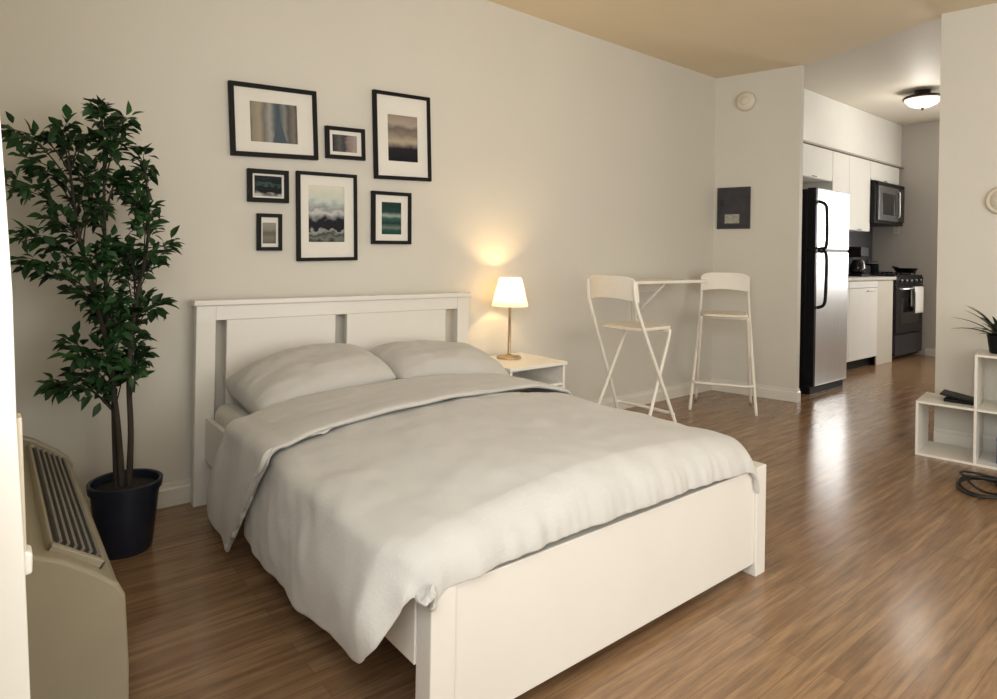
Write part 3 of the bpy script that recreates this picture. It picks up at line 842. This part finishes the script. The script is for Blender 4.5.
# ------------------------------------------------------------------ things on the divider wall
dB = Vector((0.158, -0.686, 0)).normalized()
def on_divider(s, z): # point on the wall face, s metres from the corner
    p = Vector((5.059, 0, 0)) + dB * s; return (p.x, p.y, z)
angB = math.atan2(-nb.x, nb.y)   # turn local -y towards the room
def face(o, n):
    o.rotation_euler = (0, 0, math.atan2(n[1], n[0]) + PI / 2); return o
bp_ = thing('breaker_panel', 'grey metal breaker panel with paper label on the short wall', 'electrical panel', on_divider(.175, 1.62))
face(bp_, nb)
obj('box', box(B(), -.142, .142, -.018, -.001, -.182, .182), M['panel'], bp_, .002)
dpl = obj('door', box(B(), -.115, .125, -.026, -.018, -.155, .150), M['panel'], bp_, .003)
obj('latch', box(B(), -.108, -.078, -.032, -.026, .015, .075), M['panel_dark'], dpl, .002)
lb = obj('paper_label', box(B(), -.07, .055, -.0272, -.026, -.135, -.055), M['paper'], dpl)
al = thing('smoke_alarm', 'round cream alarm disc high on the short wall above the breaker panel', 'alarm', on_divider(.262, 2.545))
face(al, nb)
rx = Matrix.Rotation(PI / 2, 4, 'X')
obj('housing', lathe(B(), [(0, .040), (.05, .040), (.074, .032), (.082, .018), (.085, .001), (0, .001)], 36, mtx=rx), M['plate'], al, 0, True)
obj('centre_cap', lathe(B(), [(0, .047), (.025, .047), (.034, .044), (.036, .0395), (0, .0395)], 24, mtx=rx), M['plate'], al, 0, True)

# ------------------------------------------------------------------ kitchen
FX0, FX1, FYF = 5.59, 6.28, -.655
fr = thing('refrigerator', 'stainless steel refrigerator with black sides and curved black handles', 'refrigerator', (FX0, .05, 0))
def F_(bm): bmesh.ops.translate(bm, verts=bm.verts, vec=(-FX0, -.05, 0)); return bm
obj('body', F_(box(B(), FX0, FX1, FYF + .075, .05, .03, 1.80)), M['black'], fr, .004)
d1 = obj('fridge_door', F_(box(B(), FX0 + .002, FX1 - .002, FYF, FYF + .068, .07, 1.255)), [M['steel']], fr, .012, segs=3)
d2 = obj('freezer_door', F_(box(B(), FX0 + .002, FX1 - .002, FYF, FYF + .068, 1.27, 1.81)), [M['steel']], fr, .012, segs=3)
obj('door_gap', F_(box(B(), FX0 + .004, FX1 - .004, FYF + .012, FYF + .07, 1.255, 1.27)), M['black'], fr)
for d, z0, z1 in ((d1, .07, 1.255), (d2, 1.27, 1.81)):
    obj('door_edge', F_(box(B(), FX0 - .004, FX0 + .035, FYF - .002, FYF + .072, z0 + .002, z1 - .002)), M['black'], d, .003)
hx = FX0 + .055
obj('handle', F_(tube(B(), smooth_path([(hx, FYF, .76), (hx + .015, FYF - .05, .79), (hx + .02, FYF - .062, .90), (hx + .02, FYF - .062, 1.22), (hx + .015, FYF - .02, 1.25), (hx, FYF, 1.252)], 5), .014, 10)), M['black'], d1, 0, True)
obj('handle', F_(tube(B(), smooth_path([(hx, FYF, 1.275), (hx + .015, FYF - .02, 1.28), (hx + .02, FYF - .062, 1.31), (hx + .02, FYF - .062, 1.58), (hx + .015, FYF - .05, 1.66), (hx, FYF, 1.69)], 5), .014, 10)), M['black'], d2, 0, True)
obj('kick_grille', F_(box(B(), FX0 + .01, FX1 - .01, FYF + .03, FYF + .08, .0, .065)), M['black'], fr)

CY = -.35
CZ = 1.0
bc = thing('base_cabinet', 'white base cabinet between refrigerator and stove', 'cabinet', (7.3, KY, 0))
def C_(bm): bmesh.ops.translate(bm, verts=bm.verts, vec=(-7.3, -KY, 0)); return bm
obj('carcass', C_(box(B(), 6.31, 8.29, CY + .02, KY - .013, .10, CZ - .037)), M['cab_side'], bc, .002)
obj('plinth', C_(box(B(), 6.31, 7.82, CY + .07, KY - .013, 0, .10)), M['black'], bc)
for x0, x1 in ((6.315, 7.065), (7.07, 7.82)):
    d = obj('door', C_(box(B(), x0, x1, CY, CY + .02, .11, .88)), M['cab'], bc, .003)
    obj('handle', C_(tube(B(), [(x1 - .30, CY - .001, .85), (x1 - .30, CY - .02, .85), (x1 - .14, CY - .02, .85), (x1 - .14, CY - .001, .85)], .005, 6)), M['steel'], d)
    obj('drawer_front', C_(box(B(), x0, x1, CY, CY + .02, .885, .958)), M['cab'], bc, .003)
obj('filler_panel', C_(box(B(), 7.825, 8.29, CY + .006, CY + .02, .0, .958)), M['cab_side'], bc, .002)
tag(obj('worktop', box(B(), 6.30, 8.30, CY - .025, KY - .013, CZ - .035, CZ), M['counter'], None, .004), 'pale stone worktop over the white base cabinet', 'worktop')

def upper(x0, x1, z0, z1, splits, label, cx):
    t = thing('wall_cabinet', label, 'cabinet', (cx, KY, z0), 0, 'white kitchen wall cabinets')
    def U(bm): bmesh.ops.translate(bm, verts=bm.verts, vec=(-cx, -KY, -z0)); return bm
    obj('carcass', U(box(B(), x0, x1, KY - .33, KY - .002, z0, z1)), M['cab'], t, .002)
    xs = [x0] + splits + [x1]
    for a_, b2 in zip(xs, xs[1:]):
        d = obj('door', U(box(B(), a_ + .003, b2 - .003, KY - .35, KY - .331, z0 + .003, z1 - .006)), M['cab'], t, .003)
        obj('pull', U(box(B(), (a_ + b2) / 2 - .05, (a_ + b2) / 2 + .05, KY - .358, KY - .35, z0 + .012, z0 + .022)), M['steel_dark'], d)
    return t
upper(5.45, 7.205, 2.045, 2.386, [6.33], 'short white wall cabinet above the refrigerator', 6.33)
upper(7.21, 8.235, 1.53, 2.386, [7.64], 'tall white wall cabinet between refrigerator and microwave', 7.72)
upper(8.24, 9.15, 2.155, 2.386, [], 'short white wall cabinet directly above the microwave', 8.70)

mx0, mx1, mz0, mz1 = 8.242, 9.148, 1.635, 2.148
mw = thing('microwave', 'stainless over-the-range microwave with black door window', 'microwave', (8.7, KY, mz0))
def MW(bm): bmesh.ops.translate(bm, verts=bm.verts, vec=(-8.7, -KY, -mz0)); return bm
my = KY - .40
obj('body', MW(box(B(), mx0, mx1, my, KY - .013, mz0, mz1)), M['black'], mw, .004)
d = obj('door', MW(box(B(), mx0 + .06, mx0 + .67, my - .025, my, mz0 + .04, mz1 - .055)), M['steel_dark'], mw, .004)
obj('window', MW(box(B(), mx0 + .16, mx0 + .58, my - .028, my - .024, mz0 + .11, mz1 - .14)), M['black_glass'], d, .002)
obj('handle', MW(tube(B(), [(mx0 + .63, my - .025, mz0 + .08), (mx0 + .63, my - .055, mz0 + .10), (mx0 + .63, my - .055, mz1 - .11), (mx0 + .63, my - .025, mz1 - .09)], .010, 8)), M['steel'], d, 0, True)
obj('control_panel', MW(box(B(), mx0 + .68, mx1 - .02, my - .022, my, mz0 + .04, mz1 - .055)), M['black_glass'], mw, .003)
obj('vent_strip', MW(box(B(), mx0 + .02, mx1 - .02, my - .02, my, mz1 - .05, mz1 - .008)), M['black'], mw, .002)

SX0, SX1 = 8.31, 9.21
SZ = .10   # how much taller than a low range
sv = thing('stove', 'black freestanding stove at the end wall with towel on its handle', 'stove', (8.76, KY, 0))
def SV(bm): bmesh.ops.translate(bm, verts=bm.verts, vec=(-8.76, -KY, 0)); return bm
ST = 1.015
obj('body', SV(box(B(), SX0, SX1, CY + .02, KY - .02, .03, ST - .025)), M['enamel'], sv, .004)
obj('cooktop', SV(box(B(), SX0 - .003, SX1 + .003, CY - .01, KY - .02, ST - .025, ST)), M['enamel'], sv, .004)
obj('backguard', SV(box(B(), SX0, SX1, KY - .09, KY - .02, ST, ST + .16)), M['enamel'], sv, .006)
cp = obj('control_panel', SV(box(B(), SX0, SX1, CY - .02, CY + .02, .91, ST - .025)), M['enamel'], sv, .006)
for k in range(5):
    x = SX0 + .13 + k * .16
    obj('knob', SV(lathe(B(), [(0, .026), (.018, .024), (.022, .0), (0, 0)], 16, mtx=Matrix.Translation((x, CY - .02, .95)) @ rx)), M['steel_dark'], cp, 0, True)
od = obj('oven_door', SV(box(B(), SX0 + .004, SX1 - .004, CY - .02, CY + .02, .32, .90)), M['enamel'], sv, .006)
obj('oven_window', SV(box(B(), SX0 + .14, SX1 - .14, CY - .023, CY - .019, .43, .74)), M['black_glass'], od, .002)
obj('handle', SV(tube(B(), [(SX0 + .06, CY - .02, .855), (SX0 + .06, CY - .06, .855), (SX1 - .06, CY - .06, .855), (SX1 - .06, CY - .02, .855)], .013, 8)), M['steel'], od, 0, True)
obj('drawer', SV(box(B(), SX0 + .004, SX1 - .004, CY - .018, CY + .02, .06, .305)), mat('dark_grey_enamel', (.026, .026, .031), .35, nscale=10, namt=.15, spec=.3), sv, .006)
BX, BY0, BY1 = .22, CY + .11, CY + .365
for x in (SX0 + BX, SX1 - BX):
    for y in (BY0, BY1):
        bm = B()
        lathe(bm, [(0, ST), (.05, ST), (.05, ST + .007), (.03, ST + .013), (0, ST + .013)], 18, (x, y, 0))
        for k in range(4):
            a_ = PI / 4 + k * PI / 2
            box(bm, -.12, .12, -.005, .005, ST + .021, ST + .031, Matrix.Translation((x, y, 0)) @ Matrix.Rotation(a_, 4, 'Z'))
            box(bm, .10, .11, -.005, .005, ST, ST + .025, Matrix.Translation((x, y, 0)) @ Matrix.Rotation(a_, 4, 'Z'))
        obj('burner', SV(bm), M['enamel'], sv)
# pan and pot on the stove
pn = thing('frying_pan', 'black frying pan on the right front burner of the stove', 'pan', (SX1 - BX, BY0, ST + .0315))
obj('bowl', lathe(B(), [(0, 0), (.10, 0), (.135, .05), (.138, .05), (.131, .05), (.098, .005), (0, .005)], 28), M['black'], pn, 0, True)
obj('handle', tube(B(), [(-.13, .02, .045), (-.20, .03, .06), (-.30, .045, .065)], .010, 8), M['black'], pn, 0, True)
pt = thing('cooking_pot', 'low black pot on the left rear burner of the stove', 'pot', (SX0 + BX, BY1, ST + .0315))
obj('body', lathe(B(), [(0, 0), (.10, 0), (.108, .01), (.108, .10), (.112, .102), (.104, .102), (.103, .012), (0, .008)], 28), M['enamel'], pt, 0, True)
obj('lid', lathe(B(), [(.11, .103), (.108, .108), (.06, .125), (.012, .13), (.014, .15), (0, .152)], 28), M['steel_dark'], pt, 0, True)
# towel over the oven handle
bm = B(); rows = []
ty0 = CY - .06; hz = .855
prof_t = [(ty0 - .019, hz - .30 + .30 * k / 12) for k in range(13)]
prof_t += [(ty0 - .019 * math.cos(PI * k / 8), hz + .019 * math.sin(PI * k / 8)) for k in range(1, 8)]
prof_t += [(ty0 + .019, hz - .22 * k / 9) for k in range(10)]
for j, (y, z) in enumerate(prof_t):
    row = []
    for i in range(13):
        x = SX0 + .42 + .30 * i / 12
        row.append(bm.verts.new((x, y - (.006 * (1 + math.sin(i * 1.4 + .4)) if j < 11 else 0) , z)))
    rows.append(row)
for j in range(len(rows) - 1):
    for i in range(12): bm.faces.new([rows[j][i], rows[j][i + 1], rows[j + 1][i + 1], rows[j + 1][i]])
tw = obj('dish_towel', bm, M['towel'], None, 0, True)
tk = tw.modifiers.new('t', 'SOLIDIFY'); tk.thickness = .004; tk.offset = 0
tag(tw, 'white towel hanging over the oven door handle', 'towel')

# coffee maker and toaster on the worktop
cm = thing('coffee_maker', 'black coffee maker on the worktop beside the refrigerator', 'coffee maker', (7.80, -.07, CZ))
obj('base', box(B(), -.11, .11, -.16, .14, 0, .03), M['black'], cm, .008)
obj('tower', box(B(), -.11, .11, .02, .14, .03, .33), M['black'], cm, .012)
obj('brew_head', box(B(), -.11, .11, -.15, .03, .22, .34), M['black'], cm, .015, segs=3)
cf = obj('carafe', lathe(B(), [(0, .031), (.07, .031), (.085, .07), (.08, .13), (.055, .18), (.057, .19), (0, .19)], 24, (0, -.075, 0)), M['black_glass'], cm, 0, True)
obj('carafe_handle', tube(B(), smooth_path([(-.06, -.12, .17), (-.10, -.17, .165), (-.10, -.17, .09), (-.065, -.13, .07)], 4), .008, 8), M['steel'], cf, 0, True)
to = thing('toaster', 'low black toaster on the worktop nearest the stove', 'toaster', (8.13, .0, CZ))
obj('body', box(B(), -.17, .17, -.10, .10, .012, .125), M['black'], to, .025, segs=4)
obj('slot', box(B(), -.12, .12, -.045, -.015, .122, .127), M['steel_dark'], to)
obj('slot', box(B(), -.12, .12, .015, .045, .122, .127), M['steel_dark'], to)
obj('lever', box(B(), -.19, -.165, -.02, .02, .07, .085), M['steel'], to, .003)
for x in (-.13, .13): obj('foot', box(B(), x - .02, x + .02, -.08, .08, 0, .013), M['black'], to)

ol = thing('wall_outlet', 'small white outlet plate on the kitchen end wall under the microwave', 'outlet', (XE, -.05, 1.60))
obj('plate', box(B(), -.006, 0, -.036, .036, -.058, .058), M['cab'], ol, .002)
for z in (-.026, .026): obj('socket', box(B(), -.008, -.005, -.017, .017, z - .014, z + .014), M['plate'], ol, .002)

# kitchen ceiling lamp
kl = thing('ceiling_lamp', 'bronze flush ceiling lamp with white glass bowl in the kitchen', 'ceiling lamp', (7.52, -.85, KC))
obj('canopy', lathe(B(), [(0, -.0005), (.075, -.0005), (.07, -.03), (.03, -.05), (0, -.05)], 28), M['bronze'], kl, 0, True)
obj('rim', lathe(B(), [(.03, -.045), (.16, -.055), (.178, -.07), (.178, -.082), (.165, -.086), (.15, -.075), (.03, -.06)], 36), M['bronze'], kl, 0, True)
obj('glass_bowl', lathe(B(), [(.162, -.083), (.155, -.105), (.125, -.14), (.07, -.165), (0, -.172)], 36), M['globe'], kl, 0, True)
obj('finial', lathe(B(), [(0, -.168), (.014, -.172), (.016, -.182), (.009, -.192), (.012, -.2), (0, -.21)], 16), M['bronze'], kl, 0, True)

# ------------------------------------------------------------------ cube shelf and what stands on it
SHX, SHY = 4.414, -1.803
sh = thing('cube_shelf', 'white stepped open cube shelf against the right wall', 'shelf', (SHX, SHY, 0))
sh.rotation_euler = (0, 0, math.atan2(sd.y, sd.x))      # local +x runs along the wall, local +y away from the front
PT, CW, DP = .014, .284, .355
CHH = .315
def panel(name, x0, x1, z0, z1):
    return obj(name, box(B(), x0, x1, 0, DP, z0, z1), M['shelf'], sh, .0015)
panel('bottom_board', 0, 2 * CW + PT, 0, PT)
panel('middle_board', 0, 2 * CW + PT, CHH, CHH + PT)
panel('top_board', CW, 2 * CW + PT, 2 * CHH, 2 * CHH + PT)
panel('upright', 0, PT, PT, CHH)
panel('upright', CW, CW + PT, PT, CHH); panel('upright', CW, CW + PT, CHH + PT, 2 * CHH)
panel('upright', 2 * CW, 2 * CW + PT, PT, CHH); panel('upright', 2 * CW, 2 * CW + PT, CHH + PT, 2 * CHH)
shm = Matrix.Translation((SHX, SHY, 0)) @ Matrix.Rotation(math.atan2(sd.y, sd.x), 4, 'Z')
def on_shelf(x, y, z): p = shm @ Vector((x, y, z)); return (p.x, p.y, p.z)
rzS = math.atan2(sd.y, sd.x)
ro = thing('router', 'flat black router box lying on the low end of the cube shelf', 'router', on_shelf(.185, .17, CHH + PT + .001), rzS)
obj('base', box(B(), -.06, .088, -.07, .07, 0, .018), M['black'], ro, .005)
obj('top_cover', box(B(), -.08, .088, -.08, .08, 0, .012, Matrix.Translation((0, 0, .026)) @ Matrix.Rotation(R_(9), 4, 'Y')), M['black'], ro, .004)
obj('hinge', box(B(), .05, .082, -.06, .06, .012, .030), M['black'], ro, .003)
bb = thing('storage_box', 'small blue box standing in the lower right cube of the shelf', 'box', on_shelf(.425, .14, PT + .001), rzS)
obj('body', box(B(), -.04, .10, -.06, .06, 0, .13), M['blue'], bb, .003)
obj('lid', box(B(), -.043, .103, -.063, .063, .13, .15), mat('pale_blue_lid', (.10, .17, .36), .5, nscale=15, namt=.1), bb, .003)
pl = thing('potted_plant', 'dark spiky potted plant on top of the cube shelf', 'plant', on_shelf(.385, .17, 2 * CHH + PT), rzS)
obj('pot', lathe(B(), [(0, 0), (.045, 0), (.050, .008), (.062, .10), (.064, .105), (.058, .105), (.055, .09), (0, .088)], 28), M['black'], pl, 0, True)
obj('soil', lathe(B(), [(.056, .088), (.03, .094), (0, .095)], 20), M['soil'], pl, 0, True)
rp = random.Random(5); bm = B()
for k in range(40):
    az = k * 2.399 + rp.uniform(-.2, .2); el = rp.uniform(.25, 1.25)
    Lf = rp.uniform(.19, .29) if math.sin(az) < .15 else rp.uniform(.10, .135); W = .034
    dh = Vector((math.cos(az), math.sin(az), 0)); sdv = Vector((-math.sin(az), math.cos(az), 0))
    prev = None; p = Vector((0, 0, .09)) + dh * .008; e = el
    for q in range(9):
        t = q / 8; wv = W * (1 - t) ** .7 * (.6 + .4 * min(1, t * 5)) * .5
        l_ = bm.verts.new(p + sdv * wv + Vector((0, 0, wv * .5))); c0 = bm.verts.new(p); r_ = bm.verts.new(p - sdv * wv + Vector((0, 0, wv * .5)))
        if prev:
            bm.faces.new([prev[0], l_, c0, prev[1]]); bm.faces.new([prev[1], c0, r_, prev[2]])
        prev = (l_, c0, r_)
        p = p + (dh * math.cos(e) + Vector((0, 0, math.sin(e)))) * (Lf / 8); e -= .10
obj('leaves', bm, M['plant'], pl, 0, True)

# cable heap on the floor
cb = B()
ctr = Vector((4.04, -2.265, 0))
pts = []
for k in range(150):
    t = k / 149; a_ = t * 2 * PI * 3.3
    r = .16 + .05 * math.sin(a_ * .7 + 1) + .02 * math.sin(a_ * 2.3)
    pts.append(ctr + Vector((math.cos(a_) * r * .95, math.sin(a_) * r * .72, .008 + .010 * t * 3.3 * (1 + .6 * math.sin(a_ * 1.9)))))
pts += [ctr + Vector((.20, -.10, .02)), ctr + Vector((.27, -.22, .008)), ctr + Vector((.36, -.40, .008)), ctr + Vector((.40, -.62, .008))]
tube(cb, pts, .0062, 7)
cab = thing('power_cable', 'black power cable coiled on the floor before the cube shelf', 'cable', tuple(ctr))
bmesh.ops.translate(cb, verts=cb.verts, vec=-ctr)
obj('cord', cb, M['cable'], cab, 0, True)
obj('plug', box(B(), -.02, .055, -.022, .022, .004, .042, Matrix.Translation((.10, -.02, .0))), M['cable'], cab, .006)

# round plate on the right wall
sp_ = Vector((*SW, 0)) + sd * .33
rp_ = thing('wall_plate', 'round beige plate on the right wall at eye height', 'wall plate', (sp_.x, sp_.y, 1.56))
face(rp_, (-sn.x, -sn.y))
obj('ring', lathe(B(), [(.062, .002), (.088, .002), (.088, .012), (.078, .020), (.066, .014), (.062, .002)], 40, mtx=rx), mat('tan_ring', (.60, .53, .41), .5, nscale=9, namt=.03), rp_, 0, True)
obj('disc', lathe(B(), [(0, .012), (.064, .012), (.066, .002), (0, .002)], 40, mtx=rx), M['plate'], rp_, 0, True)

# ------------------------------------------------------------------ light
def area(name, loc, size, direction, power, color):
    l = bpy.data.lights.new(name, 'AREA'); l.shape = 'RECTANGLE'; l.size, l.size_y = size
    l.energy = power; l.color = color
    o = bpy.data.objects.new(name, l); COL.objects.link(o); o.location = loc
    o.rotation_euler = Vector(direction).to_track_quat('-Z', 'Z').to_euler()
    return o
area('daylight_back_window', ((fx0 + fx1) / 2, YF - .02, (fz0 + fz1) / 2), (fx1 - fx0, fz1 - fz0), (0, 1, 0), 84, (1.0, .975, .92))
area('daylight_side_window', (XL - .03, (wy0 + wy1) / 2, (wz0 + wz1) / 2), (wy1 - wy0, wz1 - wz0), (1, 0, 0), 56, (.95, .98, 1.0))
area('fill_rear_left', (XL - .03, (vy0 + vy1) / 2, (vz0 + vz1) / 2), (vy1 - vy0, vz1 - vz0), (1, 0, 0), 36, (1.0, .98, .94))  # added fill from the invented rear opening, brightens the right wall and corner
area('daylight_kitchen_window', (XE + .02, (kw0 + kw1) / 2, (kwz0 + kwz1) / 2), (kw1 - kw0, kwz1 - kwz0), (-1, 0, 0), 80, (1.0, .97, .92))
def point(name, loc, power, color, r=.03):
    l = bpy.data.lights.new(name, 'POINT'); l.energy = power; l.color = color; l.shadow_soft_size = r
    o = bpy.data.objects.new(name, l); COL.objects.link(o); o.location = loc; return o
point('bedside_bulb', (LX, LY, LZ + .43), 11, (1.0, .66, .30), .028)
point('kitchen_bulb', (7.52, -.85, KC - .28), 9, (1.0, .95, .86), .10)

wd = bpy.data.worlds.new('sky'); SC.world = wd; wd.use_nodes = True
nt = wd.node_tree; bg = nt.nodes['Background']
sk = nt.nodes.new('ShaderNodeTexSky'); sk.sky_type = 'HOSEK_WILKIE'; sk.turbidity = 4
sk.sun_direction = Vector((-.3, -.5, .8)).normalized()
nt.links.new(sk.outputs['Color'], bg.inputs['Color']); bg.inputs['Strength'].default_value = .6

# ------------------------------------------------------------------ camera
cam = bpy.data.cameras.new('camera'); co = bpy.data.objects.new('camera', cam); COL.objects.link(co)
F_PX, CYP, ROLL, YAW = 631.13, 255.25, 0.0175, 0.6822
cam.sensor_fit = 'HORIZONTAL'; cam.sensor_width = 36; cam.lens = 36 * F_PX / 997
cam.shift_y = -(349.5 - CYP) / 997
cam.clip_start = 0.02
fw = Vector((math.sin(YAW), math.cos(YAW), 0)); rt_ = Vector((math.cos(YAW), -math.sin(YAW), 0)); up = Vector((0, 0, 1))
rr = rt_ * math.cos(ROLL) + up * math.sin(ROLL); uu = up * math.cos(ROLL) - rt_ * math.sin(ROLL)
m3 = Matrix((rr, uu, -fw)).transposed()
co.matrix_world = Matrix.Translation((0, -3.1766, 1.17)) @ m3.to_4x4()
SC.camera = co

SC.view_settings.view_transform = 'Standard'; SC.view_settings.look = 'None'
SC.view_settings.gamma = 1; SC.view_settings.use_curve_mapping = False
SC.view_settings.exposure = 0.0
SC.cycles.use_denoising = True
SC.cycles.max_bounces = 10; SC.cycles.diffuse_bounces = 4
SC.cycles.sample_clamp_indirect = 6
